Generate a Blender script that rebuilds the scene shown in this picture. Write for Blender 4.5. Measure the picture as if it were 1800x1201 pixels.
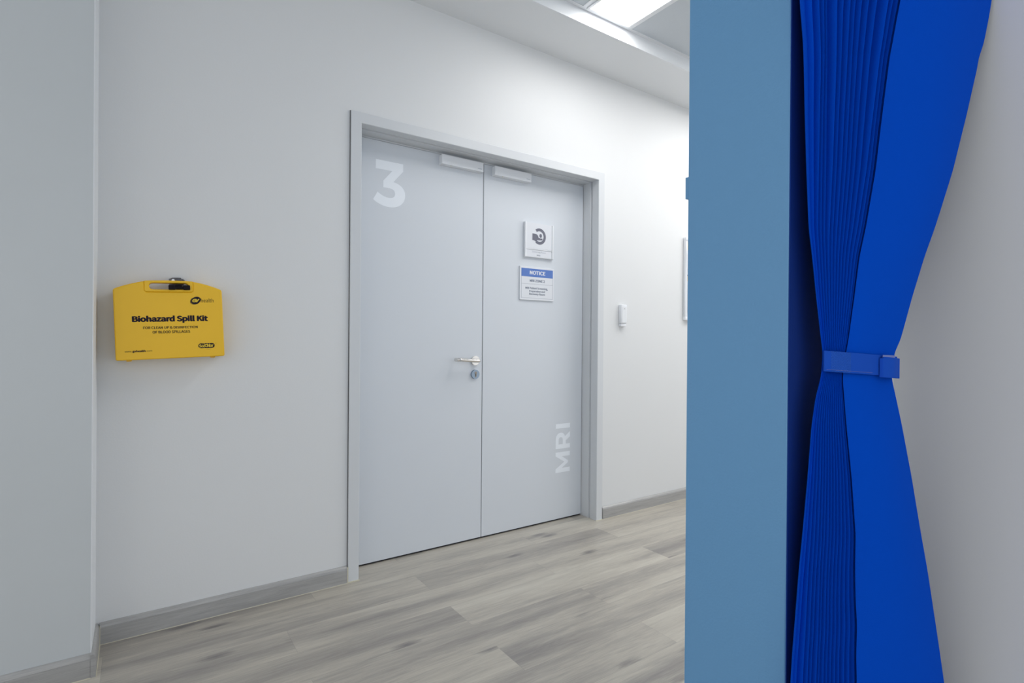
import bpy, bmesh, math, random
from mathutils import Vector, Matrix
from math import radians as R, sin, cos, pi

for o in list(bpy.data.objects):
    bpy.data.objects.remove(o)
S = bpy.context.scene
C = S.collection

# ------------------------------------------------------------------ camera
F_PX, YAW, PITCH, ROLL = 952.8, R(34.711), R(-0.113), R(0.436)
fwd = Vector((sin(YAW)*cos(PITCH), cos(YAW)*cos(PITCH), sin(PITCH)))
rt = Vector((cos(YAW), -sin(YAW), 0))
up = rt.cross(fwd)
rt2 = rt*cos(ROLL) + up*sin(ROLL)
up2 = -rt*sin(ROLL) + up*cos(ROLL)
cd = bpy.data.cameras.new('camera')
cam = bpy.data.objects.new('camera', cd)
C.objects.link(cam)
m = Matrix((rt2, up2, -fwd)).transposed().to_4x4()
m.translation = Vector((0, 0, 1.1))
cam.matrix_world = m
cd.sensor_width = 36
cd.lens = F_PX/1800*36
cd.clip_start = 0.02
S.camera = cam

# ------------------------------------------------------------------ world, exposure
W = bpy.data.worlds.new('world')
S.world = W
W.use_nodes = True
W.node_tree.nodes['Background'].inputs[0].default_value = (0.945, 0.97, 1.0, 1)
W.node_tree.nodes['Background'].inputs[1].default_value = 0.84
S.view_settings.view_transform = 'Standard'
S.view_settings.look = 'None'
S.view_settings.exposure = 0.45
S.view_settings.gamma = 1.0
S.view_settings.use_curve_mapping = False
LIGHT = 10.0                                  # radiance of the ceiling light diffusers
LIGHT_COL = (1.0, 0.985, 0.97)

# ------------------------------------------------------------------ dimensions (metres)
D = 2.437            # corridor wall
XC = -0.118          # pier side
PY = 2.220           # pier front
XL, XR, HF = 0.790, 2.366, 2.1345    # door frame outer
FW = 0.049
YL = 2.563           # door leaf face
HL = 2.076
XM = 1.5764
HB = 2.736           # bulkhead underside
YB = 2.096
HC = 2.812           # ceiling tiles
PX, PY0, PY1 = 1.00, 0.5387, 0.7654   # blue partition
XW = 1.465            # white side wall behind the curtain

# ------------------------------------------------------------------ materials
def mat(name, col, rough=0.5, metal=0.0, bump=0.0, bscale=200, emis=None, spec=0.5, var=0.0, vscale=3):
    M = bpy.data.materials.new(name)
    M.use_nodes = True
    nt = M.node_tree
    b = nt.nodes['Principled BSDF']
    b.inputs['Base Color'].default_value = (*col, 1)
    b.inputs['Roughness'].default_value = rough
    b.inputs['Metallic'].default_value = metal
    b.inputs['Specular IOR Level'].default_value = spec
    tc = nt.nodes.new('ShaderNodeTexCoord')
    if bump:
        n = nt.nodes.new('ShaderNodeTexNoise')
        n.inputs['Scale'].default_value = bscale
        n.inputs['Detail'].default_value = 4
        nt.links.new(tc.outputs['Object'], n.inputs['Vector'])
        bp = nt.nodes.new('ShaderNodeBump')
        bp.inputs['Strength'].default_value = bump
        bp.inputs['Distance'].default_value = 0.002
        nt.links.new(n.outputs[0], bp.inputs['Height'])
        nt.links.new(bp.outputs[0], b.inputs['Normal'])
    if var:
        n = nt.nodes.new('ShaderNodeTexNoise')
        n.inputs['Scale'].default_value = vscale
        n.inputs['Detail'].default_value = 3
        nt.links.new(tc.outputs['Object'], n.inputs['Vector'])
        mr = nt.nodes.new('ShaderNodeMapRange')
        mr.inputs[3].default_value = 1-var
        mr.inputs[4].default_value = 1+var
        nt.links.new(n.outputs[0], mr.inputs[0])
        mx = nt.nodes.new('ShaderNodeVectorMath')
        mx.operation = 'SCALE'
        mx.inputs[0].default_value = col
        nt.links.new(mr.outputs[0], mx.inputs['Scale'])
        nt.links.new(mx.outputs[0], b.inputs['Base Color'])
    if emis:
        b.inputs['Emission Color'].default_value = (*emis[0], 1)
        b.inputs['Emission Strength'].default_value = emis[1]
    return M

M_wall = mat('wall_paint', (0.74, 0.75, 0.755), 0.55, bump=0.10, bscale=160, var=0.012, vscale=2)
M_white = mat('white_paint', (0.78, 0.80, 0.82), 0.5, bump=0.03)
M_sidewall = mat('side_wall_paint', (0.72, 0.73, 0.74), 0.6, bump=0.05, bscale=120)
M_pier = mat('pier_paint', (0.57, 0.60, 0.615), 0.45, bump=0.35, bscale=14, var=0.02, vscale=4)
M_blue = mat('blue_paint', (0.145, 0.355, 0.62), 0.5, bump=0.35, bscale=190)
M_gapshade = mat('gap_shade_blue', (0.008, 0.036, 0.22), 0.7, bump=0.2, bscale=190, spec=0.1)  # shade of the curtain gap, put into the colour
M_door = mat('door_laminate', (0.68, 0.715, 0.76), 0.42, bump=0.03, bscale=300)
M_frame = mat('frame_paint', (0.66, 0.68, 0.70), 0.38)
M_decal = mat('pale_vinyl', (0.88, 0.92, 0.97), 0.4)
M_plastic = mat('white_plastic', (0.80, 0.82, 0.85), 0.35)
M_alu = mat('aluminium', (0.75, 0.77, 0.80), 0.3, 0.7)
M_steel = mat('brushed_steel', (0.72, 0.70, 0.67), 0.22, 1.0)
M_steel_blue = mat('lock_steel', (0.30, 0.38, 0.48), 0.35, 0.6)
M_dark = mat('dark_gap', (0.02, 0.02, 0.025), 0.8)
M_fill = mat('dark_fill', (0.10, 0.10, 0.11), 0.7)
M_keyhole = mat('keyhole_brass', (0.32, 0.29, 0.25), 0.4, 0.8)
M_yellow = mat('yellow_plastic', (0.90, 0.53, 0.012), 0.42, bump=0.04, bscale=500)
M_ink = mat('black_print', (0.02, 0.014, 0.024), 0.6, spec=0.15)
M_inky = mat('yellow_print', (0.79, 0.55, 0.03), 0.5)
M_brown = mat('thin_black_print', (0.035, 0.026, 0.015), 0.6, spec=0.15)
M_black = mat('black_rubber', (0.012, 0.010, 0.013), 0.7, spec=0.15)
M_grey = mat('grey_hook_plastic', (0.12, 0.12, 0.135), 0.4)
M_cblue = mat('curtain_fabric', (0.0, 0.076, 0.60), 0.85, bump=0.25, bscale=900, spec=0.05)
M_band = mat('tieback_fabric', (0.010, 0.095, 0.56), 0.75, spec=0.15)
M_velcro = mat('velcro_tab', (0.20, 0.25, 0.55), 0.8)
M_signface = mat('sign_face', (0.76, 0.78, 0.82), 0.35)
M_signblue = mat('sign_blue', (0.10, 0.205, 0.55), 0.4)
M_signtxt = mat('sign_text', (0.10, 0.13, 0.20), 0.5)
M_signfaint = mat('sign_faint_text', (0.38, 0.41, 0.47), 0.5)
M_icon = mat('sign_icon', (0.15, 0.155, 0.20), 0.5)
M_caulk = mat('sealant', (0.66, 0.63, 0.50), 0.5)
M_paper = mat('paper', (0.82, 0.82, 0.80), 0.8)
M_paperY = mat('yellow_paper', (0.80, 0.58, 0.22), 0.8)
M_cork = mat('board_felt', (0.72, 0.73, 0.74), 0.9)
M_pin = mat('blue_pin', (0.03, 0.06, 0.20), 0.4)
M_tile = mat('ceiling_tile', (0.60, 0.64, 0.68), 0.9, bump=0.5, bscale=260, var=0.04, vscale=160)
M_diff = mat('light_diffuser', (0.9, 0.9, 0.9), 0.4, emis=(LIGHT_COL, LIGHT))

def node(nt, t, **kw):
    n = nt.nodes.new(t)
    for k, v in kw.items():
        setattr(n, k, v)
    return n
def mth(nt, op, a, b=None, c=None):
    n = nt.nodes.new('ShaderNodeMath')
    n.operation = op
    for i, x in enumerate((a, b, c)):
        if x is None: continue
        if hasattr(x, 'is_output') or isinstance(x, bpy.types.NodeSocket): nt.links.new(x, n.inputs[i])
        else: n.inputs[i].default_value = x
    return n.outputs[0]

def wood(name, floor=True):
    M = bpy.data.materials.new(name)
    M.use_nodes = True
    nt = M.node_tree
    L = nt.links
    b = nt.nodes['Principled BSDF']
    tc = node(nt, 'ShaderNodeTexCoord')
    sp = node(nt, 'ShaderNodeSeparateXYZ')
    L.new(tc.outputs['Object'], sp.inputs[0])
    x, y, z = sp.outputs
    PWID, PLEN = 0.1753, 1.16
    if floor:
        ry = mth(nt, 'DIVIDE', mth(nt, 'SUBTRACT', 2.5055, y), PWID)
        row = mth(nt, 'FLOOR', ry)
        par = mth(nt, 'MODULO', mth(nt, 'ADD', row, 100), 2.0)
        # even rows: joints at 1.785 (first row), then 1.63; odd rows: 1.07
        sh = mth(nt, 'ADD', mth(nt, 'MULTIPLY', par, 0.56), -1.63+6*PLEN)
        first = mth(nt, 'COMPARE', row, 0.0, 0.1)
        sh = mth(nt, 'SUBTRACT', sh, mth(nt, 'MULTIPLY', first, 0.155))
        rx = mth(nt, 'DIVIDE', mth(nt, 'ADD', x, sh), PLEN)
        colm = mth(nt, 'FLOOR', rx)
        fx = mth(nt, 'MULTIPLY', mth(nt, 'FRACT', rx), PLEN)
        fy = mth(nt, 'MULTIPLY', mth(nt, 'FRACT', ry), PWID)
        cell = node(nt, 'ShaderNodeCombineXYZ')
        L.new(colm, cell.inputs[0]); L.new(row, cell.inputs[1])
        wn = node(nt, 'ShaderNodeTexWhiteNoise', noise_dimensions='3D')
        cell.inputs[2].default_value = 4.0
        L.new(cell.outputs[0], wn.inputs['Vector'])
        tone = wn.outputs['Value']
        off = wn.outputs['Color']
    # grain coordinates, stretched along the plank, shifted per plank
    vec = node(nt, 'ShaderNodeVectorMath', operation='MULTIPLY')
    L.new(tc.outputs['Object'], vec.inputs[0])
    vec.inputs[1].default_value = (0.8, 8.0, 8.0)
    src = vec.outputs[0]
    if floor:
        va = node(nt, 'ShaderNodeVectorMath', operation='MULTIPLY_ADD')
        L.new(off, va.inputs[0]); va.inputs[1].default_value = (37, 23, 51); L.new(src, va.inputs[2])
        src = va.outputs[0]
    def noise(sc, det, dist=0.0, v=src, rough=0.55):
        n = node(nt, 'ShaderNodeTexNoise')
        n.inputs['Scale'].default_value = sc
        n.inputs['Detail'].default_value = det
        n.inputs['Roughness'].default_value = rough
        n.inputs['Distortion'].default_value = dist
        L.new(v, n.inputs['Vector'])
        return n.outputs[0]
    broad = noise(1.1, 2.5, 0.6)
    fine = noise(9.0, 6, 0.4, rough=0.65)
    v3 = node(nt, 'ShaderNodeVectorMath', operation='MULTIPLY')
    L.new(src, v3.inputs[0]); v3.inputs[1].default_value = (1.0, 4.5, 4.5)
    hair = noise(14.0, 3, 0.0, v3.outputs[0])
    # value
    if floor:
        v = mth(nt, 'ADD', mth(nt, 'MULTIPLY', tone, 0.13), mth(nt, 'MULTIPLY', broad, 0.66))
        v = mth(nt, 'ADD', v, 0.105)
        # planks of a darker or paler board
        for rw, cl, dl in ((4, 5, -.11), (5, 6, -.13), (6, 5, -.09), (1, 6, -.08), (0, 5, -.05), (2, 4, -.13), (3, 5, -.02),
                           (1, 5, -.02), (0, 4, -.04), (4, 4, -.10), (7, 5, -.05), (6, 6, .04), (4, 6, .03), (3, 6, .02)):
            both = mth(nt, 'MULTIPLY', mth(nt, 'COMPARE', row, float(rw), 0.1), mth(nt, 'COMPARE', colm, float(cl), 0.1))
            v = mth(nt, 'MULTIPLY_ADD', both, dl*0.62, v)
        # darker heart along the middle of a board
        cw = mth(nt, 'SUBTRACT', 1.0, mth(nt, 'ABSOLUTE', mth(nt, 'SUBTRACT', mth(nt, 'MULTIPLY', mth(nt, 'FRACT', ry), 2.0), 1.0)))
        heart = mth(nt, 'MULTIPLY', mth(nt, 'MULTIPLY', cw, cw), mth(nt, 'MAXIMUM', 0.0, mth(nt, 'SUBTRACT', noise(0.9, 1.5), 0.36)))
        v = mth(nt, 'SUBTRACT', v, mth(nt, 'MULTIPLY', heart, 0.95))
        iso = mth(nt, 'SINE', mth(nt, 'MULTIPLY', noise(1.5, 1.5, 0.3), 120.0))
        v = mth(nt, 'MULTIPLY_ADD', mth(nt, 'MULTIPLY', iso, cw), 0.022, v)
    else:
        v = mth(nt, 'ADD', mth(nt, 'MULTIPLY', broad, 0.55), 0.10)
    v = mth(nt, 'ADD', v, mth(nt, 'MULTIPLY', mth(nt, 'SUBTRACT', fine, 0.5), 0.42))
    v = mth(nt, 'ADD', v, mth(nt, 'MULTIPLY', mth(nt, 'SUBTRACT', hair, 0.5), 0.34))
    cr = node(nt, 'ShaderNodeValToRGB')
    L.new(v, cr.inputs[0])
    e = cr.color_ramp.elements
    if floor:
        e[0].position = 0.15; e[0].color = (0.250, 0.232, 0.215, 1)
        e[1].position = 0.72; e[1].color = (0.560, 0.525, 0.450, 1)
        k = e.new(0.36); k.color = (0.355, 0.328, 0.290, 1)
        k = e.new(0.52); k.color = (0.465, 0.430, 0.368, 1)
    else:
        e[0].position = 0.2; e[0].color = (0.300, 0.297, 0.292, 1)
        e[1].position = 0.6; e[1].color = (0.480, 0.475, 0.465, 1)
    colr = cr.outputs[0]
    if floor:
        # knots: sparse dark ovals
        vk = node(nt, 'ShaderNodeVectorMath', operation='MULTIPLY')
        L.new(src, vk.inputs[0]); vk.inputs[1].default_value = (3.0, 0.90, 0.0)
        vo = node(nt, 'ShaderNodeTexVoronoi')
        vo.inputs['Scale'].default_value = 1.0
        L.new(vk.outputs[0], vo.inputs['Vector'])
        dst = mth(nt, 'ADD', vo.outputs['Distance'], mth(nt, 'MULTIPLY', mth(nt, 'SUBTRACT', fine, 0.5), 0.22))
        kn = node(nt, 'ShaderNodeMapRange')
        L.new(dst, kn.inputs[0])
        kn.inputs[1].default_value = 0.02; kn.inputs[2].default_value = 0.17
        kn.inputs[3].default_value = 0.85; kn.inputs[4].default_value = 0.0
        mk = node(nt, 'ShaderNodeMix', data_type='RGBA')
        L.new(kn.outputs[0], mk.inputs['Factor']); L.new(colr, mk.inputs['A'])
        mk.inputs['B'].default_value = (0.13, 0.12, 0.125, 1)
        colr = mk.outputs['Result']
        # fine seams
        ex = mth(nt, 'MINIMUM', fx, mth(nt, 'SUBTRACT', PLEN, fx))
        ey = mth(nt, 'MINIMUM', fy, mth(nt, 'SUBTRACT', PWID, fy))
        ed = mth(nt, 'MINIMUM', ex, ey)
        seam = mth(nt, 'LESS_THAN', ed, 0.0007)
        ms = node(nt, 'ShaderNodeMix', data_type='RGBA')
        L.new(mth(nt, 'MULTIPLY', seam, 0.35), ms.inputs['Factor']); L.new(colr, ms.inputs['A'])
        ms.inputs['B'].default_value = (0.16, 0.15, 0.14, 1)
        colr = ms.outputs['Result']
    L.new(colr, b.inputs['Base Color'])
    b.inputs['Roughness'].default_value = 0.32
    b.inputs['Specular IOR Level'].default_value = 0.6
    bp = node(nt, 'ShaderNodeBump')
    bp.inputs['Strength'].default_value = 0.12
    bp.inputs['Distance'].default_value = 0.001
    L.new(hair, bp.inputs['Height']); L.new(bp.outputs[0], b.inputs['Normal'])
    return M
M_floor = wood('oak_planks')
M_skirt = wood('oak_skirting', False)

# ------------------------------------------------------------------ helpers
def link(name, me, parent=None):
    o = bpy.data.objects.new(name, me)
    C.objects.link(o)
    if parent: o.parent = parent
    return o
def obj(name, bm, m, parent=None, smooth=False):
    bmesh.ops.recalc_face_normals(bm, faces=bm.faces)
    me = bpy.data.meshes.new(name)
    bm.to_mesh(me)
    bm.free()
    me.materials.append(m)
    if smooth:
        for p in me.polygons: p.use_smooth = True
        try: me.set_sharp_from_angle(angle=R(35))
        except Exception: pass
    return link(name, me, parent)
def box(bm, x0, x1, y0, y1, z0, z1, bev=0.0, seg=2):
    r = bmesh.ops.create_cube(bm, size=1)
    vs = r['verts']
    for v in vs:
        v.co = Vector(((x0+x1)/2 + v.co.x*(x1-x0), (y0+y1)/2 + v.co.y*(y1-y0), (z0+z1)/2 + v.co.z*(z1-z0)))
    if bev:
        es = list({e for v in vs for e in v.link_edges})
        bmesh.ops.bevel(bm, geom=es, offset=bev, segments=seg, affect='EDGES', profile=0.5)
    return bm
def bx(*a, **k):
    return box(bmesh.new(), *a, **k)
def struct(name, bm, m, parent=None, smooth=False):
    o = obj(name, bm, m, parent, smooth)
    if not parent: o['kind'] = 'structure'
    return o
def thing(name, label, cat, loc=(0, 0, 0), group=None):
    o = bpy.data.objects.new(name, None)
    C.objects.link(o)
    o.empty_display_size = 0.05
    o.location = loc
    o['label'] = label; o['category'] = cat
    if group: o['group'] = group
    return o
def cyl(bm, c, axis, r0, r1, l, n=32):
    """cylinder from c along axis"""
    a = Vector(axis).normalized()
    q = Vector((0, 0, 1)).rotation_difference(a).to_matrix().to_4x4()
    q.translation = Vector(c) + a*l/2
    bmesh.ops.create_cone(bm, cap_ends=True, segments=n, radius1=r0, radius2=r1, depth=l, matrix=q)
    return bm
def tube(bm, pts, r, n=16, cap=True):
    pts = [Vector(p) for p in pts]
    rings = []
    ref = Vector((0, 0, 1))
    for i, p in enumerate(pts):
        t = (pts[min(i+1, len(pts)-1)] - pts[max(i-1, 0)]).normalized()
        a = t.cross(ref)
        if a.length < 1e-3: a = t.cross(Vector((1, 0, 0)))
        a.normalize(); b = a.cross(t)
        rings.append([bm.verts.new(p + (a*cos(2*pi*k/n) + b*sin(2*pi*k/n))*r) for k in range(n)])
    for u, v in zip(rings, rings[1:]):
        for k in range(n): bm.faces.new((u[k], u[(k+1) % n], v[(k+1) % n], v[k]))
    if cap:
        bm.faces.new(rings[0]); bm.faces.new(rings[-1][::-1])
    return bm
def bez(p0, p1, p2, p3, n=10):
    out = []
    for i in range(1, n+1):
        t = i/n; u = 1-t
        out.append(tuple(u*u*u*a + 3*u*u*t*b + 3*u*t*t*c + t*t*t*d for a, b, c, d in zip(p0, p1, p2, p3)))
    return out
def arc(cx, cy, r, a0, a1, n=24, ry=None):
    ry = ry or r
    return [(cx + r*cos(R(a0+(a1-a0)*i/n)), cy + ry*sin(R(a0+(a1-a0)*i/n))) for i in range(n+1)]
def flat_mesh(name, loops, depth=0.0, bevel=0.0):
    """2D outlines with holes -> mesh of the given thickness (front at z=+depth)"""
    cu = bpy.data.curves.new(name, 'CURVE')
    cu.dimensions = '2D'; cu.fill_mode = 'BOTH'
    cu.extrude = depth/2 - bevel
    cu.bevel_depth = bevel; cu.bevel_resolution = 2
    if bevel: cu.offset = -bevel
    for lp in loops:
        s = cu.splines.new('POLY')
        s.points.add(len(lp)-1)
        for p, q in zip(s.points, lp): p.co = (q[0], q[1], 0, 1)
        s.use_cyclic_u = True
    t = bpy.data.objects.new('t', cu)
    C.objects.link(t)
    bpy.context.view_layer.update()
    me = bpy.data.meshes.new_from_object(t.evaluated_get(bpy.context.evaluated_depsgraph_get()))
    bpy.data.objects.remove(t)
    for v in me.vertices: v.co.z += depth/2
    me.name = name
    return me
try:
    import os
    FONT = bpy.data.fonts.load(os.path.join(bpy.utils.resource_path('LOCAL'), 'datafiles', 'fonts', 'Noto Sans CJK Regular.woff2'))
except Exception:
    FONT = None
def text_mesh(name, body, bold=0.0, shear=0.0, align='CENTER', space=1.0, line=1.0):
    cu = bpy.data.curves.new(name, 'FONT')
    if FONT: cu.font = FONT
    cu.body = body; cu.align_x = align; cu.size = 1
    cu.shear = shear; cu.space_character = space; cu.space_line = line
    cu.resolution_u = 6
    cu.extrude = 0.01
    t = bpy.data.objects.new('t', cu)
    C.objects.link(t)
    bpy.context.view_layer.update()
    me = bpy.data.meshes.new_from_object(t.evaluated_get(bpy.context.evaluated_depsgraph_get()))
    bpy.data.objects.remove(t)
    if bold > 0:      # heavier strokes: the same letters again, nudged all round
        bm = bmesh.new()
        for k in range(9):
            n0 = len(bm.verts)
            bm.from_mesh(me)
            bm.verts.ensure_lookup_table()
            if k:
                for v in bm.verts[n0:]:
                    v.co.x += bold*cos(pi*k/4); v.co.y += bold*sin(pi*k/4)*0.7; v.co.z += 0.0016*k
        bm.to_mesh(me); bm.free()
    return me
def fit(me, x0, x1, y0, y1, d=0.0004):
    """fit the mesh's bounding box into a rectangle (x, up), thickness d"""
    xs = [v.co.x for v in me.vertices]; ys = [v.co.y for v in me.vertices]; zs = [v.co.z for v in me.vertices]
    a, b, c, e, f, g = min(xs), max(xs), min(ys), max(ys), min(zs), max(zs)
    for v in me.vertices:
        v.co.x = x0 + (v.co.x-a)/(b-a)*(x1-x0)
        v.co.y = y0 + (v.co.y-c)/(e-c)*(y1-y0)
        v.co.z = (v.co.z-f)/max(g-f, 1e-6)*d
    return me
def stand(me, y, ox=0, oz=0):
    """flat (x, up, out) -> standing on a plane that faces -Y at the given y"""
    for v in me.vertices: v.co = Vector((v.co.x+ox, y - v.co.z, v.co.y+oz))
    return me
def put(name, me, m, parent=None):
    me.materials.clear(); me.materials.append(m)
    return link(name, me, parent)
def dup(o, parent=None):
    c = o.copy(); C.objects.link(c); c.parent = parent
    for ch in o.children: dup(ch, c)
    return c

# ------------------------------------------------------------------ the room
struct('floor', bx(-2.6, 6.5, -2.4, 2.75, -0.05, 0), M_floor)

bm = bmesh.new()
box(bm, -0.4, XL+0.012, D, D+0.2, 0, 3.0)
box(bm, XR-0.012, 6.5, D, D+0.2, 0, 3.0)
box(bm, XL+0.012, XR-0.012, D, D+0.2, HF-0.012, 3.0)
struct('wall_back', bm, M_wall)
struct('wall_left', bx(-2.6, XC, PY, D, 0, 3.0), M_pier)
struct('pier_side_skin', bx(XC, XC+0.0025, PY+0.0005, D, 0, 2.736), M_white)                 # white skin added to make the pier's side face paler than its front
struct('wall_divider', bx(PX, XW+0.12, PY0, PY1, 0, HC, bev=0.002, seg=1), M_blue)
struct('gap_shade_skin', bx(PX+0.001, 1.40, PY0-0.002, PY0, 0, HC), M_gapshade)          # dark skin painting the curtain gap's shade onto the partition
struct('trim_5', bx(1.40, XW, PY0-0.002, PY0, 0, HC), M_sidewall)
struct('wall_right', bx(XW, XW+0.12, -2.4, PY0, 0, HC), M_sidewall)
struct('trim_1', bx(XC, 6.5, YB, D, HB, 3.0), M_white)                 # dropped bulkhead along the wall
struct('trim_2', bx(XC, 6.5, YB-0.020, YB, HC-0.003, HC+0.02), M_plastic)
ceil = struct('ceiling', bx(-2.6, 6.5, -2.4, YB-0.002, HC, HC+0.03), M_tile)
def bar(x0, x1, y0, y1):
    obj('grid_bar', bx(x0, x1, y0, y1, HC-0.004, HC+0.001), M_plastic, ceil)
for gx in (-0.525, 0.075, 0.675, 1.275, 1.875, 2.205, 2.80, 3.40, 4.0):
    bar(gx-0.012, gx+0.012, -2.4, YB-0.021)
for gy in (0.87, 0.27, -0.33, -0.93, -1.53):
    bar(-2.6, 5.4, gy-0.012, gy+0.012)

def skirting(name, x0, x1, y0, sealed=True, axis='x'):
    """profiled plank on a wall; axis x: runs along X, face towards -Y at y0"""
    prof = [(0, 0), (-0.015, 0), (-0.015, 0.0585), (-0.0138, 0.0600), (-0.0150, 0.0612), (-0.0120, 0.0690), (-0.006, 0.0748), (0, 0.0755)]
    bm = bmesh.new()
    A, B = [], []
    for d, z in prof:
        if axis == 'x':
            A.append(bm.verts.new((x0, y0+d, z))); B.append(bm.verts.new((x1, y0+d, z)))
        else:   # runs along Y from x0 to x1, face towards +X at y0
            A.append(bm.verts.new((y0-d, x0, z))); B.append(bm.verts.new((y0-d, x1, z)))
    n = len(prof)
    for k in range(n): bm.faces.new((A[k], A[(k+1) % n], B[(k+1) % n], B[k]))
    bm.faces.new(A); bm.faces.new(B[::-1])
    o = struct(name, bm, M_skirt)
    if axis == 'x': s = bx(x0, x1, y0-0.0172, y0-0.0148, 0, 0.0016)
    else: s = bx(y0+0.0148, y0+0.0172, x0, x1, 0, 0.0016)
    obj('sealant_bead', s, M_caulk, o)
    if axis == 'x' and name == 'baseboard_back_left':
        obj('sealant_bead', bx(XL-0.0045, XL-0.0005, D-0.0165, D-0.013, 0, 0.072), M_caulk, o)
        obj('sealant_bead', bx(x0, x0+0.002, D-0.0165, D-0.0145, 0, 0.068), M_caulk, o)
    return o
skirting('baseboard_back_left', XC+0.015, XL-0.004, D)
skirting('baseboard_back_right', XR+0.004, 6.0, D)
skirting('baseboard_left', -2.6, XC+0.0005, PY)
skirting('baseboard_left_return', PY-0.015, D-0.002, XC, axis='y')

# ------------------------------------------------------------------ double door
door = bpy.data.objects.new('door_1', None)
C.objects.link(door)
door.location = (XM, YL, 0)
door['kind'] = 'structure'
bpy.context.view_layer.update()
def dchild(o, p=door):
    """keep world placement while parenting under the door empty"""
    o.parent = p
    if p is door: o.location = -Vector(door.location)
    return o
# frame: profile swept up, over and down (a, b) = (distance from outer edge inwards, y)
Y0 = D-0.012
prof = [(0, D), (0, Y0+0.0015), (0.0015, Y0), (FW-0.002, Y0), (FW, Y0+0.002), (FW, D+0.044), (FW-0.011, D+0.047), (FW-0.011, D+0.058),
        (FW, D+0.062), (FW, YL+0.055), (0.013, YL+0.055), (0.013, D)]
bm = bmesh.new()
cols = []
for a, y in prof:
    pts = [(XL+a, y, 0), (XL+a, y, HF-a), (XR-a, y, HF-a), (XR-a, y, 0)]
    cols.append([bm.verts.new(p) for p in pts])
n = len(prof)
for k in range(n):
    u, v = cols[k], cols[(k+1) % n]
    for j in range(3): bm.faces.new((u[j], v[j], v[j+1], u[j+1]))
bm.faces.new([c[0] for c in cols]); bm.faces.new([c[3] for c in cols][::-1])
fr = dchild(obj('door_frame', bm, M_frame))
# sealant where the frame meets the floor
bm = bx(XL-0.002, XL+FW+0.003, Y0-0.004, Y0+0.001, 0, 0.004)
box(bm, XR-FW-0.003, XR+0.003, Y0-0.003, Y0+0.001, 0, 0.003)
obj('sealant_bead', bm, M_caulk, fr)
obj('shadow_gap', bx(XL-0.0025, XL, D-0.004, D+0.001, 0.07, HF), M_fill, fr)  # dark strip painted in as the shadow line beside the frame
obj('head_seal', bx(XL+FW, XR-FW, YL+0.004, YL+0.03, HL+0.0025, HF-FW), M_frame, fr)

def leaf(x0, x1):
    return dchild(obj('door_leaf', bx(x0, x1, YL, YL+0.042, 0.009, HL, bev=0.0012, seg=1), M_door))
leafA = leaf(XL+FW+0.003, XM-0.0022)
leafB = leaf(XM+0.0022, XR-FW-0.003)
obj('sill_gap_shade', bx(XL+FW+0.004, XM-0.003, YL+0.008, YL+0.03, 0.001, 0.012), M_dark, leafA)  # dark strips stand in for the shade under both leaves
obj('sill_gap_shade', bx(XM+0.003, XR-FW-0.004, YL+0.008, YL+0.03, 0.001, 0.012), M_dark, leafB)
obj('meeting_gap_shade', bx(XM-0.0025, XM+0.0025, YL+0.006, YL+0.03, 0.01, HL), M_fill, leafA)  # dark strip stands in for the shade between the leaves

# large figure 3
W3, H3 = 0.167, 0.226
o3 = [(.012, .226), (.155, .226), (.155, .188), (.104, .128)]
o3 += bez((.104, .128), (.145, .122), (.167, .100), (.167, .070)) + bez((.167, .070), (.167, .028), (.133, 0), (.082, 0))
o3 += bez((.082, 0), (.052, 0), (.022, .010), (.0, .028)) + [(.022, .068)]
o3 += bez((.022, .068), (.040, .054), (.060, .046), (.080, .046)) + bez((.080, .046), (.103, .046), (.113, .055), (.113, .070))
o3 += bez((.113, .070), (.113, .086), (.101, .094), (.078, .094)) + [(.051, .094), (.051, .127), (.097, .181), (.012, .181)]
me = flat_mesh('door_number', [o3], 0.0004)
put('door_number', stand(me, YL, 0.945, 1.757), M_decal, leafA)
# MRI reading upwards
h = 0.114
Mo = [(0, 0), (0, h), (.023, h), (.0625, .044), (.102, h), (.125, h), (.125, 0), (.098, 0), (.098, .064), (.0685, .015), (.056, .015), (.027, .064), (.027, 0)]
Ro = [(0, 0), (0, h), (.050, h)] + bez((.050, h), (.082, h), (.098, .098), (.098, .074), 8) + bez((.098, .074), (.098, .057), (.089, .046), (.074, .040), 6) + [(.101, 0), (.070, 0), (.047, .034), (.027, .034), (.027, 0)]
Rh = [(.027, .057), (.027, .091), (.047, .091)] + bez((.047, .091), (.062, .091), (.070, .085), (.070, .074), 6) + bez((.070, .074), (.070, .063), (.062, .057), (.047, .057), 6)
Io = [(0, 0), (0, h), (.028, h), (.028, 0)]
for i, (loops, dx) in enumerate((([Mo], 0), ([Ro, Rh], .146), ([Io], .271))):
    me = flat_mesh('door_lettering', loops, 0.0004)
    for v in me.vertices:   # along -> Z, up -> -X
        a, b_, c = v.co
        v.co = Vector((2.219 - b_, YL - c, 0.2915 + a + dx))
    put('door_lettering', me, M_decal, leafB)

# magnetic lock housings at the head
def maglock(x0, x1, lf):
    b = obj('lock_housing', bx(x0, x1, YL-0.036, YL-0.0002, 2.018, 2.067, bev=0.0012), M_plastic, lf)
    obj('cover_line', bx(x0+0.002, x1-0.002, YL-0.0365, YL-0.0358, 2.0235, 2.0248), M_alu, b)
    obj('status_light', cyl(bmesh.new(), (x0+0.055, YL-0.030, 2.0185), (0, 0, -1), 0.003, 0.0025, 0.003, 16), M_caulk, b)
    obj('maker_mark', bx(x1-0.036, x1-0.010, YL-0.0363, YL-0.0359, 2.031, 2.0335), M_signfaint, b)
maglock(1.300, 1.553, leafA)
maglock(1.628, 1.880, leafB)

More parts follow.
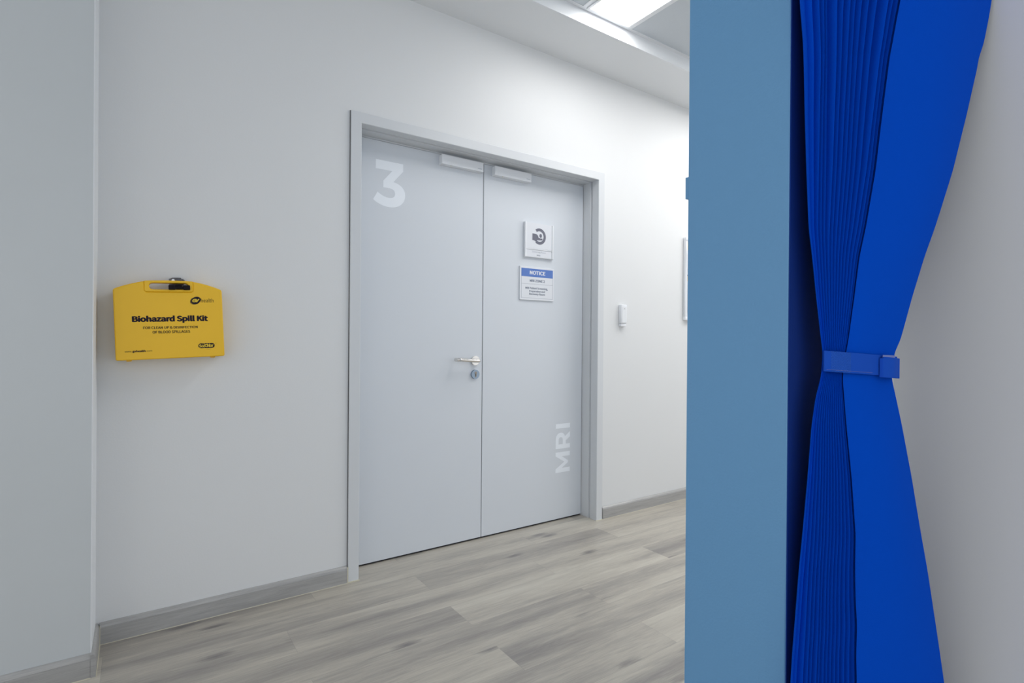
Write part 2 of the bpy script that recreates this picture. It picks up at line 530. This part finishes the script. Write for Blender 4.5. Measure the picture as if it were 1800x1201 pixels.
# lever handle
RX, RZ = 1.528, 0.988
bm = cyl(bmesh.new(), (RX, YL, RZ), (0, -1, 0), 0.026, 0.026, 0.009, 40)
bmesh.ops.bevel(bm, geom=[e for e in bm.edges if e.calc_length() < 0.006 and all(abs(v.co.y-(YL-0.009)) < 1e-4 for v in e.verts)], offset=0.0015, segments=2, affect='EDGES')
obj('handle_rose', bm, M_steel, leafA, True)
pts = [(RX, YL-0.006, RZ), (RX, YL-0.042, RZ)]
for k in range(1, 8):
    a = R(90*k/7)
    pts.append((RX - 0.014*(1-cos(a)), YL-0.042-0.014*sin(a), RZ))
pts += [(RX-0.07, YL-0.056, RZ+0.003), (RX-0.118, YL-0.056, RZ+0.007)]
for k in range(1, 8):
    a = R(90*k/7)
    pts.append((RX-0.118-0.014*sin(a), YL-0.056+0.014*(1-cos(a)), RZ+0.007))
pts.append((RX-0.132, YL-0.022, RZ+0.007))
obj('door_handle', tube(bmesh.new(), pts, 0.0095, 20), M_steel, leafA, True)
# cylinder lock
bm = cyl(bmesh.new(), (RX, YL, 0.9125), (0, -1, 0), 0.0255, 0.0245, 0.011, 40)
lk = obj('lock_escutcheon', bm, M_steel_blue, leafA, True)
me = flat_mesh('keyhole', [arc(0, .008, .0075, -55, 235, 20) + [(-.004, -.016), (.004, -.016)]], 0.0012)
put('keyhole', stand(me, YL-0.011, RX, 0.9125), M_keyhole, lk)
me = flat_mesh('key_slot', [[(-.0015, -.010), (-.0015, .004), (.0015, .004), (.0015, -.010)]], 0.0004)
put('key_slot', stand(me, YL-0.0122, RX, 0.9125), M_dark, lk)

# ------------------------------------------------------------------ signs on the door
YS = YL - 0.0002
sx0, sx1, sz0, sz1 = 1.850, 2.062, 1.588, 1.793
t = thing('room_sign', 'white slotted door sign with a grey ring and lying patient symbol, above the notice', 'sign', (1.955, YS, sz0))
def rel(o, t):
    o.parent = t; o.location = -Vector(t.location); return o
rel(obj('back_plate', bx(sx0+.004, sx1-.004, YS-0.012, YS, sz0+.001, sz1-.002), M_plastic), t)
for a in (sx0, sx1-0.011):
    rel(obj('side_rail', bx(a, a+0.011, YS-0.019, YS, sz0, sz1, bev=0.002), M_plastic), t)
rel(obj('symbol_panel', bx(sx0+.011, sx1-.011, YS-0.0145, YS-0.012, sz0+.054, sz1-.002), M_signface), t)
rel(obj('divider_strip', bx(sx0+.011, sx1-.011, YS-0.0165, YS-0.012, sz0+.047, sz0+.052, bev=.0005), M_plastic), t)
pp = rel(obj('name_panel', bx(sx0+.013, sx1-.011, YS-0.014, YS-0.012, sz0+.004, sz0+.045), M_signface), t)
# symbol: open ring, couch and patient
cx, cz = 1.957, 1.716
ring = arc(cx, cz, .048, 128, -128, 48) + arc(cx, cz, .031, -128, 128, 48)
me = flat_mesh('ring_symbol', [ring], .0004)
rel(put('ring_symbol', stand(me, YS-0.0145), M_icon), t)
couch = [(1.905, 1.690), (1.905, 1.729)] + bez((1.905, 1.729), (1.935, 1.731), (1.947, 1.726), (1.950, 1.708), 8) + [(1.968, 1.705)] + arc(1.973, 1.701, .0065, 60, -100, 10) + [(1.955, 1.693), (1.940, 1.693), (1.930, 1.683), (1.918, 1.690)]
me = flat_mesh('patient_symbol', [couch], .0005)
rel(put('patient_symbol', stand(me, YS-0.0148), M_icon), t)
me = flat_mesh('patient_symbol', [arc(1.966, 1.721, .0095, 0, 345, 24, .0115)], .0006)
rel(put('patient_symbol', stand(me, YS-0.0146), M_icon), t)
rel(put('sign_text', stand(fit(text_mesh('sign_text', 'Screening Room'), 1.905, 2.005, 1.616, 1.628, .0003), YS-0.0141), M_signfaint), t)
rel(put('sign_text', stand(fit(text_mesh('sign_text', 'MRI'), 1.940, 1.963, 1.600, 1.608, .0003), YS-0.0141), M_signtxt), t)

nx0, nx1, nz0, nz1 = 1.822, 2.074, 1.338, 1.533
t = thing('notice_sign', 'white notice plate with blue NOTICE header, below the symbol sign', 'sign', (1.948, YS, nz0))
rel(obj('plate', bx(nx0, nx1, YS-0.008, YS, nz0, nz1, bev=.001), M_signface), t)
rel(obj('header_band', bx(nx0+.010, nx1-.008, YS-0.0084, YS-0.0078, nz1-.058, nz1-.010), M_signblue), t)
bm = bmesh.new()
l = .0016; a0, a1, b0, b1 = nx0+.010, nx1-.008, nz0+.011, nz1-.058
for q in ((a0, a1, b0, b0+l), (a0, a0+l, b0, b1), (a1-l, a1, b0, b1), (a0, a1, nz1-.101, nz1-.101+l)):
    box(bm, q[0], q[1], YS-0.0083, YS-0.0078, q[2], q[3])
rel(obj('border_line', bm, M_signfaint), t)
def stxt(s, x0, x1, z0, z1, m, bold=0.0):
    rel(put('notice_text', stand(fit(text_mesh('notice_text', s, bold), x0, x1, z0, z1, .0004), YS-0.0084 if m is M_signface else YS-0.0080), m), t)
stxt('NOTICE', 1.892, 2.008, nz1-.045, nz1-.022, M_signface, .018)
stxt('MRI ZONE 2', 1.893, 2.005, nz1-.088, nz1-.073, M_signtxt, .012)
stxt('MRI Patient Screening,', 1.862, 2.028, nz1-.134, nz1-.118, M_signtxt, .01)
stxt('Preparation and', 1.890, 2.006, nz1-.151, nz1-.136, M_signtxt, .01)
stxt('Recovery Room', 1.890, 2.006, nz1-.168, nz1-.153, M_signtxt, .01)

# ------------------------------------------------------------------ small wall device
t = thing('door_release', 'small upright white plastic device on the wall right of the door', 'door sensor', (2.527, D, 1.19))
bm = bx(2.506, 2.556, D-0.026, D-0.0002, 1.212, 1.332, bev=.004)
rel(obj('housing', bm, M_plastic, None, True), t)
rel(obj('base_section', bx(2.508, 2.554, D-0.023, D-0.0002, 1.193, 1.211, bev=.003), M_plastic, None, True), t)
rel(obj('front_panel', bx(2.513, 2.550, D-0.0275, D-0.0255, 1.218, 1.318, bev=.0008), M_white), t)
rel(obj('indicator', cyl(bmesh.new(), (2.532, D-0.0272, 1.305), (0, -1, 0), .0022, .0022, .001, 12), M_fill), t)

# ------------------------------------------------------------------ notice board beyond the partition
bx0, bx1, bz0, bz1 = 3.137, 3.98, 1.250, 1.828
t = thing('notice_board', 'white framed notice board on the corridor wall, mostly hidden by the blue pillar', 'notice board', (3.55, D, bz0))
rel(obj('board_panel', bx(bx0+.012, bx1-.012, D-0.010, D-0.0002, bz0+.012, bz1-.012), M_cork), t)
for q in ((bx0+.02, bx1-.02, bz0, bz0+.024), (bx0+.02, bx1-.02, bz1-.024, bz1), ):
    rel(obj('frame_rail', bx(q[0], q[1], D-0.021, D-0.0002, q[2], q[3], bev=.003), M_alu, None, True), t)
for a in (bx0, bx1-.024):
    rel(obj('frame_rail', bx(a, a+.024, D-0.021, D-0.0002, bz0+.02, bz1-.02, bev=.003), M_alu, None, True), t)
for a in (bx0-.001, bx1-.025):
    for b_ in (bz0-.001, bz1-.025):
        rel(obj('corner_cap', bx(a, a+.026, D-0.024, D-0.0002, b_, b_+.026, bev=.005), M_plastic, None, True), t)
def note(x0, x1, z0, z1, m, lab):
    o = obj('pinned_paper', bx(x0, x1, D-0.0125, D-0.0102, z0, z1), m)
    o['label'] = lab; o['category'] = 'paper'; o['group'] = 'papers pinned on the notice board'
    return o
note(3.165, 3.36, 1.744, 1.800, M_paperY, 'yellow paper strip at the top of the notice board')
note(3.175, 3.36, 1.575, 1.740, M_paper, 'white sheet on the notice board between the two yellow strips')
note(3.165, 3.36, 1.525, 1.570, M_paperY, 'yellow paper strip halfway down the notice board')
note(3.175, 3.36, 1.300, 1.520, M_paper, 'white sheet at the bottom of the notice board')
o = obj('push_pin', cyl(bmesh.new(), (3.172, D-0.0125, 1.566), (0, -1, 0), .005, .004, .007, 14), M_pin)
o['label'] = 'dark push pin above the lower yellow strip on the notice board'; o['category'] = 'push pin'

# blue junction plate on the far face of the pillar, only its edge shows
t = thing('wall_plate', 'blue-painted flat plate on the corridor face of the pillar, only its edge in view', 'wall plate', (PX+.045, PY1, 1.437))
rel(obj('plate', bx(PX+.002, PX+.085, PY1-0.0005, PY1+0.0085, 1.417, 1.465, bev=.001), M_blue), t)

# ------------------------------------------------------------------ ceiling light
def clight(x0, x1, y0, y1, lab):
    t = thing('ceiling_light', lab, 'ceiling light', ((x0+x1)/2, (y0+y1)/2, HC))
    bm = bmesh.new(); w = .014
    for q in ((x0, x1, y0, y0+w), (x0, x1, y1-w, y1), (x0, x0+w, y0+w, y1-w), (x1-w, x1, y0+w, y1-w)):
        box(bm, *q, HC-0.010, HC-0.0005)
    rel(obj('frame', bm, M_plastic), t)
    rel(obj('diffuser', bx(x0+w, x1-w, y0+w, y1-w, HC-0.007, HC-0.0015), M_diff), t)
    return t
clight(1.888, 2.194, 0.885, 2.078, 'lit white rectangular ceiling panel light beside the bulkhead')
clight(3.11, 3.41, 0.885, 2.078, 'added slim fill light panel, unseen behind the blue pillar')  # extra unseen panel, added to spread light over the right-hand wall
clight(3.71, 4.29, 1.2, 1.78, 'lit square ceiling panel light farther down the corridor')
clight(4.91, 5.49, 1.2, 1.78, 'added square fill light panel, unseen at the far end of the corridor')  # unseen panel added for more light from the right
clight(-1.9, -1.6, -1.2, -0.6, 'added fill light panel, unseen behind the viewpoint')  # added out of view to light the pier, curtain and side wall

# ------------------------------------------------------------------ yellow spill kit case
CD = 0.085           # depth
base = thing('spill_kit_case', 'yellow plastic biohazard spill kit case with black lettering hanging on the wall', 'case', (-0.0598, D-CD, 1.0172))
base.rotation_euler = (0, R(-2.44), 0)
def local(me_y=0):
    return None
CW = 0.3405
out = [(0.004, 0), (CW-0.004, 0), (CW, .004)] + [(CW-.001, .246)] + arc(CW-.010, .247, .009, 0, 65, 6) + bez((.3345, .2552), (.315, .2650), (.280, .2770), (.2440, .2835), 8)
out += [(.2440, .2500), (.2385, .2440), (.0985, .2440), (.0930, .2500), (.0930, .2830)]
out += bez((.0930, .2830), (.062, .2760), (.030, .2660), (.0075, .2560), 8) + arc(.010, .247, .009, 115, 180, 6) + [(0, .004)]
def extr(name, loops, y0, y1, m, parent, bev=0.0, smooth=True):
    """outline in (x, z) extruded in y from y0 (front) to y1"""
    me = flat_mesh(name, loops, y1-y0, bev)
    for v in me.vertices: v.co = Vector((v.co.x, y1 - v.co.z, v.co.y))
    me.materials.clear(); me.materials.append(m)
    if smooth:
        for p in me.polygons: p.use_smooth = True
        me.set_sharp_from_angle(angle=R(30))
    return link(name, me, parent)
extr('front_shell', [out], 0.0, 0.046, M_yellow, base, .004)
inn = [((x-CW/2)*.992+CW/2, (z-.13)*.992+.13) for x, z in out]
extr('back_shell', [inn], 0.047, CD-0.001, M_yellow, base, .004)
hand = [(.0925, .2480), (.0985, .2440), (.2385, .2440), (.2445, .2480), (.2445, .2838)] + bez((.2445, .2838), (.2350, .2872), (.1020, .2872), (.0925, .2832), 14)
slot = arc(.119, .2650, .0118, 90, 270, 10) + arc(.2185, .2650, .0118, -90, 90, 10)
extr('carry_handle', [hand, slot], -0.0012, 0.034, M_yellow, base, .003)
for q in (.030, .296):
    obj('hinge_tab', bx(q, q+.016, .036, .060, -.0055, .004, bev=.0015), M_yellow, base)
# printing
def ctxt(name, s, x0, x1, z0, z1, m, bold=0.0, shear=0.0, y=0.0, space=1.0):
    put(name, stand(fit(text_mesh(name, s, bold, shear, space=space), x0, x1, z0, z1, .0004), y), m, base)
ctxt('case_title', 'Biohazard Spill Kit', .0520, .2890, .1300, .1580, M_ink, .026)
ctxt('case_text', 'FOR CLEAN UP & DISINFECTION', .0840, .2540, .1095, .1188, M_brown, .012)
ctxt('case_text', 'OF BLOOD SPILLAGES', .1115, .2292, .0930, .1028, M_brown, .012)
ctxt('web_address', 'www.', .0273, .0485, .0285, .0330, M_brown)
ctxt('web_address', 'gvhealth', .0495, .0885, .0255, .0355, M_ink, .02)
ctxt('web_address', '.com', .0895, .1076, .0283, .0330, M_brown)
el = [(.2512+.0175*cos(a)*cos(.55)-.0128*sin(a)*sin(.55), .2133+.0175*cos(a)*sin(.55)+.0128*sin(a)*cos(.55)) for a in [2*pi*k/48 for k in range(48)]]
put('logo_oval', stand(flat_mesh('logo_oval', [el], .0004), 0.0), M_ink, base)
cr_ = [(.2500+.0185*cos(a)*cos(.60)-.0136*sin(a)*sin(.60), .2130+.0185*cos(a)*sin(.60)+.0136*sin(a)*cos(.60)) for a in [R(100)+R(190)*k/30 for k in range(31)]]
ci_ = [(.2506+.0182*cos(a)*cos(.60)-.0131*sin(a)*sin(.60), .2132+.0182*cos(a)*sin(.60)+.0131*sin(a)*cos(.60)) for a in [R(290)-R(190)*k/30 for k in range(31)]]
put('logo_swoosh', stand(flat_mesh('logo_swoosh', [cr_+ci_], .0004), 0.0), M_ink, base)
ctxt('logo_letters', 'GV', .2395, .2635, .2065, .2195, M_inky, .03, .25, -0.0004, .9)
ctxt('logo_word', 'health', .2680, .3105, .2062, .2212, M_brown, -.005)
rr = arc(.2625, .0425, .0092, 90, 270, 12) + arc(.2985, .0425, .0092, -90, 90, 12)
put('brand_lozenge', stand(flat_mesh('brand_lozenge', [rr], .0004), 0.0), M_ink, base)
put('lozenge_slash', stand(flat_mesh('lozenge_slash', [[(.2718, .0330), (.2732, .0520), (.2744, .0520), (.2730, .0330)]], .0004), -0.0003), M_inky, base)
ctxt('brand_text', 'So', .2560, .2715, .0360, .0478, M_inky, .02, 0, -0.0004)
ctxt('brand_text', 'Chlor', .2738, .3040, .0370, .0492, M_inky, .02, 0, -0.0004, .9)
put('brand_text', stand(flat_mesh('brand_text', [[(.2672, .0484), (.2695, .0500), (.2705, .0492), (.2680, .0478)]], .0004), -0.0004), M_inky, base)
ctxt('brand_text', 'TM', .3095, .3135, .0500, .0518, M_brown)
ctxt('brand_text', 'MULTI', .2805, .2955, .0283, .0305, M_brown)

# hook bracket that holds the handle
hk = thing('wall_hook', 'dark hook bracket holding the handle of the yellow case', 'hook', (0.125, D, 1.30))
hk.rotation_euler = (0, R(-2.44), 0)
# local: x right, y out is negative, z up; origin on the wall
def hx(x): return x - 0.1845
obj('wall_plate', bx(-.024, .024, -.006, -.0002, -.014, .026, bev=.003), M_grey, hk, True)
bm = bmesh.new()
cyl(bm, (-.012, -.004, .017), (0, -1, 0), .0115, .0105, .026, 24)
box(bm, -.012, .016, -.026, -.003, .007, .0285, bev=.004)
box(bm, .012, .026, -.022, -.003, .006, .021, bev=.003)
obj('clamp_head', bm, M_grey, hk, True)
obj('screw', cyl(bmesh.new(), (-.012, -.029, .017), (0, -1, 0), .0055, .005, .002, 16), M_alu, hk)
bm = bmesh.new()
box(bm, -.013, .013, -.074, -.003, -.0120, -.0040, bev=.002)
obj('arm', bm, M_black, hk, True)
for a in (-.0300, .0170):
    obj('rubber_stop', bx(a, a+.0205, -.096, -.078, -.0225, -.0055, bev=.002), M_black, hk)
obj('cross_bar', bx(-.012, .020, -.090, -.072, -.0185, -.0100, bev=.0015), M_black, hk)

# ------------------------------------------------------------------ curtain
# plan line of the gathered curtain, s runs from its left edge towards the white wall
CP = Vector((0.96, 0.52)); CDV = Vector((0.949, -0.316)).normalized(); CN = Vector((CDV.y, -CDV.x))   # CN points to the viewer side
if CN.y > 0: CN = -CN
LT = [(0.05, -.006), (0.30, .004), (.4844, .0162), (.5364, .0195), (.5872, .024), (.6894, .033), (.7507, .040), (.8536, .0505), (.9468, .0585), (.9986, .067), (1.038, .0796), (1.082, .0831), (1.1029, .0789), (1.1861, .0663), (1.2585, .0564), (1.31, .0481), (1.4129, .0419), (1.5156, .037), (1.6028, .0341), (1.6436, .0318), (1.6841, .0275), (1.7193, .0233), (2.0, .015), (2.5, .005)]
PT = [(0.05, .160), (.30, .166), (.4585, .1678), (.5136, .1658), (.5671, .1673), (.62, .163), (.6752, .1612), (.7394, .1619), (.8472, .1511), (.9438, .1378), (.9971, .1318), (1.0375, .1273), (1.082, .1349), (1.1033, .1401), (1.1888, .1541), (1.2641, .1655), (1.3186, .1801), (1.4281, .2025), (1.5381, .2181), (1.6325, .2326), (1.6492, .2352), (1.6776, .242), (1.7229, .2516), (1.7629, .2612), (2.0, .30), (2.5, .34)]
RT = [(0.05, .475), (.20, .445), (.4194, .3974), (.4795, .3858), (.538, .3743), (.654, .3516), (.7232, .3356), (.837, .3104), (.9383, .2841), (.9941, .2674), (1.0361, .2539), (1.0822, .2606), (1.1042, .2748), (1.1934, .3046), (1.2728, .3349), (1.3305, .3615), (1.4478, .4094), (1.5669, .4489), (1.6695, .4798), (1.6874, .4828), (1.7187, .497), (1.7675, .5095), (1.8102, .5189), (1.95, .535), (2.5, .55)]
def lerp(T, z):
    if z <= T[0][0]: return T[0][1]
    for (a, u), (b_, v) in zip(T, T[1:]):
        if z <= b_: return u + (v-u)*(z-a)/(b_-a)
    return T[-1][1]
def smooth_l(T, z, w=0.012):
    return (lerp(T, z-w) + 2*lerp(T, z) + lerp(T, z+w))/4
ZT = 1.062
RTOP = [0, .125, .19, .235, .275, .375, .43, .505, .56, .62, .69, .78, .88, .94, 1.0]
RBOT = [0, .085, .17, .245, .31, .375, .43, .49, .55, .61, .67, .74, .81, .90, 1.0]
NR = len(RTOP)
random.seed(4)
wob = [(random.uniform(-1, 1), random.uniform(0, 6.28), random.uniform(3, 7)) for _ in range(NR)]
def ridges(z):
    uni = [i/(NR-1) for i in range(NR)]
    if z >= ZT:
        k = min(1, (z-ZT)/0.62); src_ = RTOP
    else:
        k = min(1, (ZT-z)/0.5); src_ = RBOT
    k = k*k*(3-2*k)
    out_ = []
    for i in range(NR):
        r = uni[i]*(1-k) + src_[i]*k
        if 0 < i < NR-1: r += wob[i][0]*0.012*k*sin(wob[i][2]*z+wob[i][1])
        out_.append(r)
    return out_
Z0, Z1, NZ = 0.012, 2.35, 240
def amp(z):
    d = abs(z-ZT)
    return 0.0036 + 0.0075*min(1, d/0.45)
def body(z):   # thickness of the gathered bunch
    d = abs(z-ZT)
    return 0.018 + 0.052*min(1, d/0.5)
def P3(s, off, z):
    p = CP + CDV*s + CN*off
    return Vector((p.x, p.y, z))
cur = thing('curtain', 'bright blue pleated fabric curtain gathered and tied back beside the blue pillar', 'curtain', (CP.x+CDV.x*.2, CP.y+CDV.y*.2, 0.0))
bm = bmesh.new()
NP = 14
rows = []
for j in range(NZ+1):
    z = Z0 + (Z1-Z0)*j/NZ
    sl, sp_, sr = smooth_l(LT, z), smooth_l(PT, z), smooth_l(RT, z)
    rg = ridges(z); A = amp(z); Bd = body(z); dep = 0.012 + 0.046*min(1, abs(z-ZT)/0.4)
    ring = []
    for i in range(NR-1):
        for k in range(NP):
            t_ = k/NP
            f = rg[i] + (rg[i+1]-rg[i])*t_
            s_ = sl + (sp_-sl)*f
            ring.append((s_, -min(dep*(1-abs(cos(pi*t_))**1.8), 0.008+0.28*s_, 0.001+0.95*(s_-sl))))
    ring += [(sp_, -A*0.7), (sp_+0.010, -0.007), (sp_+0.030, -0.009)]
    # hidden back of the bunch: broad soft folds, closing the loop
    nb = 24
    for k in range(nb+1):
        t_ = k/nb
        s_ = sp_*(1-t_) + t_*sl + (sr-sp_)*0.55*sin(pi*t_)*(1-t_)
        o_ = -Bd*(0.45+0.55*sin(pi*min(1, t_*1.1+.05))) - 0.005*sin(t_*22+z) - 0.004
        s_ += 1.9*abs(o_)*min(1, t_*1.6)
        ring.append((s_, max(o_, -(0.014+0.32*s_))))
    rows.append([bm.verts.new(P3(s_, o_, z)) for s_, o_ in ring])
n = len(rows[0])
for u, v in zip(rows, rows[1:]):
    for k in range(n): bm.faces.new((u[k], u[(k+1) % n], v[(k+1) % n], v[k]))
bm.faces.new(rows[0]); bm.faces.new(rows[-1][::-1])
rel(obj('pleated_fabric', bm, M_cblue, None, True), cur)
# flat front panel: a doubled sheet with a soft belly, its leading edge rounded back
bm = bmesh.new()
rows = []
NS = 28
for j in range(NZ+1):
    z = Z0 + (Z1-Z0)*j/NZ
    sp_, sr = smooth_l(PT, z), smooth_l(RT, z)
    A = amp(z)
    fr_, bk = [], []
    for k in range(NS+1):
        t_ = k/NS
        belly = 0.0015 + 0.009*sin(pi*t_)*min(1, abs(z-ZT)/0.3+.35) + 0.0018*sin(5*t_+7*z)*min(1, t_*6) - 0.006*t_**3
        edge = 0.003*sin(pi*t_)**0.6 if 0 < t_ < 1 else -0.0012
        s_ = sp_ + (sr-sp_)*t_
        fr_.append((s_, belly)); bk.append((s_, belly-0.0015-edge))
    ring = fr_ + bk[::-1]
    rows.append([bm.verts.new(P3(s_, o_, z)) for s_, o_ in ring])
n = len(rows[0])
for u, v in zip(rows, rows[1:]):
    for k in range(n): bm.faces.new((u[k], u[(k+1) % n], v[(k+1) % n], v[k]))
bm.faces.new(rows[0]); bm.faces.new(rows[-1][::-1])
rel(obj('flat_panel', bm, M_cblue, None, True), cur)

# tieback strap
tb = thing('curtain_tieback', 'blue stitched fabric strap wrapped around the gathered curtain', 'tieback', (CP.x+CDV.x*.17, CP.y+CDV.y*.17, 1.05))
def strap(path, th, m, name, closed=True):
    """path: list of (s, off, zlow, zhigh); th = thickness outwards"""
    bm = bmesh.new()
    N = len(path)
    rings = []
    for i, (s_, o_, zl, zh) in enumerate(path):
        if closed: p0, p1 = path[(i-1) % N], path[(i+1) % N]
        else: p0, p1 = path[max(i-1, 0)], path[min(i+1, N-1)]
        tx, ty = p1[0]-p0[0], p1[1]-p0[1]
        l_ = math.hypot(tx, ty) or 1
        nx_, ny_ = -ty/l_, tx/l_
        a = P3(s_, o_, zl); b_ = P3(s_, o_, zh)
        c = P3(s_+nx_*th, o_+ny_*th, zl); d = P3(s_+nx_*th, o_+ny_*th, zh)
        zm = 0.0012
        rings.append([bm.verts.new(q) for q in (a, b_, d - Vector((0, 0, zm*.3)), c + Vector((0, 0, zm*.3)))])
    rng = range(N if closed else N-1)
    for i in rng:
        u, v = rings[i], rings[(i+1) % N]
        for k in range(4): bm.faces.new((u[k], u[(k+1) % 4], v[(k+1) % 4], v[k]))
    if not closed:
        bm.faces.new(rings[0]); bm.faces.new(rings[-1][::-1])
    return rel(obj(name, bm, m, None, True), tb)
def zl(s): return 1.0478 - (s-.078)*.066
def zh(s): return 1.0862 - (s-.078)*.066
path = []
for k in range(25):
    s_ = .0815 + (.2560-.0815)*k/24
    path.append((s_, .0030 + .0095*sin(pi*min(1, k/24*1.15)), zl(s_), zh(s_)))
for k in range(1, 8):
    a = pi*k/8
    path.append((.2560+.002*sin(a), .0030-.0175*(1-cos(a)), zl(.256), zh(.256)))
for k in range(25):
    s_ = .2560 - (.2560-.1200)*k/24
    path.append((s_, -.0320, zl(s_), zh(s_)))
for k in range(1, 8):
    a = pi*k/8
    path.append((.1200-.01925*(1-cos(a)), -.0320+.0175*(1-cos(a)), zl(.08), zh(.08)))
# fabric with a diagonal stitched weave over its left third
nt = M_band.node_tree; b = nt.nodes['Principled BSDF']
tc = node(nt, 'ShaderNodeTexCoord'); sp = node(nt, 'ShaderNodeSeparateXYZ'); nt.links.new(tc.outputs['Object'], sp.inputs[0])
x_, y_, z_ = sp.outputs
w1 = mth(nt, 'SINE', mth(nt, 'MULTIPLY', mth(nt, 'ADD', x_, z_), 2200)); w2 = mth(nt, 'SINE', mth(nt, 'MULTIPLY', mth(nt, 'SUBTRACT', x_, z_), 2200))
ww = mth(nt, 'MAXIMUM', w1, w2)
msk = mth(nt, 'MULTIPLY', mth(nt, 'LESS_THAN', x_, 1.083), mth(nt, 'GREATER_THAN', x_, 1.047))
pat = mth(nt, 'MULTIPLY', mth(nt, 'GREATER_THAN', ww, 0.75), msk)
mx = node(nt, 'ShaderNodeMix', data_type='RGBA'); nt.links.new(mth(nt, 'MULTIPLY', pat, 0.55), mx.inputs['Factor'])
mx.inputs['A'].default_value = (0.008, 0.085, 0.55, 1); mx.inputs['B'].default_value = (0.05, 0.19, 0.75, 1)
nt.links.new(mx.outputs['Result'], b.inputs['Base Color'])
bp = node(nt, 'ShaderNodeBump'); bp.inputs['Distance'].default_value = .0008; bp.inputs['Strength'].default_value = .6
nt.links.new(mth(nt, 'MULTIPLY', ww, msk), bp.inputs['Height']); nt.links.new(bp.outputs[0], b.inputs['Normal'])
strap(path, .0016, M_band, 'strap')
fl = []
for k in range(13):
    s_ = .2085 + (.2600-.2085)*k/12
    fl.append((s_, .0150 + .0035*sin(pi*min(1, k/12*1.2)) - .010*(k/12)**2, zl(s_)-.0035, zh(s_)-.0030))
strap(fl, .0016, M_band, 'flap', False)
# turned lip of the flap and pale hook tab
lip = [(.2050, .0115, zl(.205)-.0030, zh(.205)-.006), (.2058, .0145, zl(.205)-.0034, zh(.205)-.0055), (.2070, .0165, zl(.205)-.0036, zh(.205)-.005), (.2090, .0170, zl(.205)-.0036, zh(.205)-.005)]
strap(lip, .0014, M_band, 'flap_lip', False)
strap([(.2085, .0140, zh(.21)-.0045, zh(.21)+.0005), (.222, .0155, zh(.21)-.0048, zh(.21)+.0002), (.2360, .0150, zh(.21)-.0055, zh(.21)-.0003)], .0012, M_velcro, 'hook_tab', False)
# stitching lines
strap([(.085+.168*k/20, .0047+.0095*sin(pi*min(1, (k/20*.96+.02)*1.15)), zl(.085+.168*k/20)+.0036, zl(.085+.168*k/20)+.0042) for k in range(13)], .0006, M_velcro, 'stitching', False)
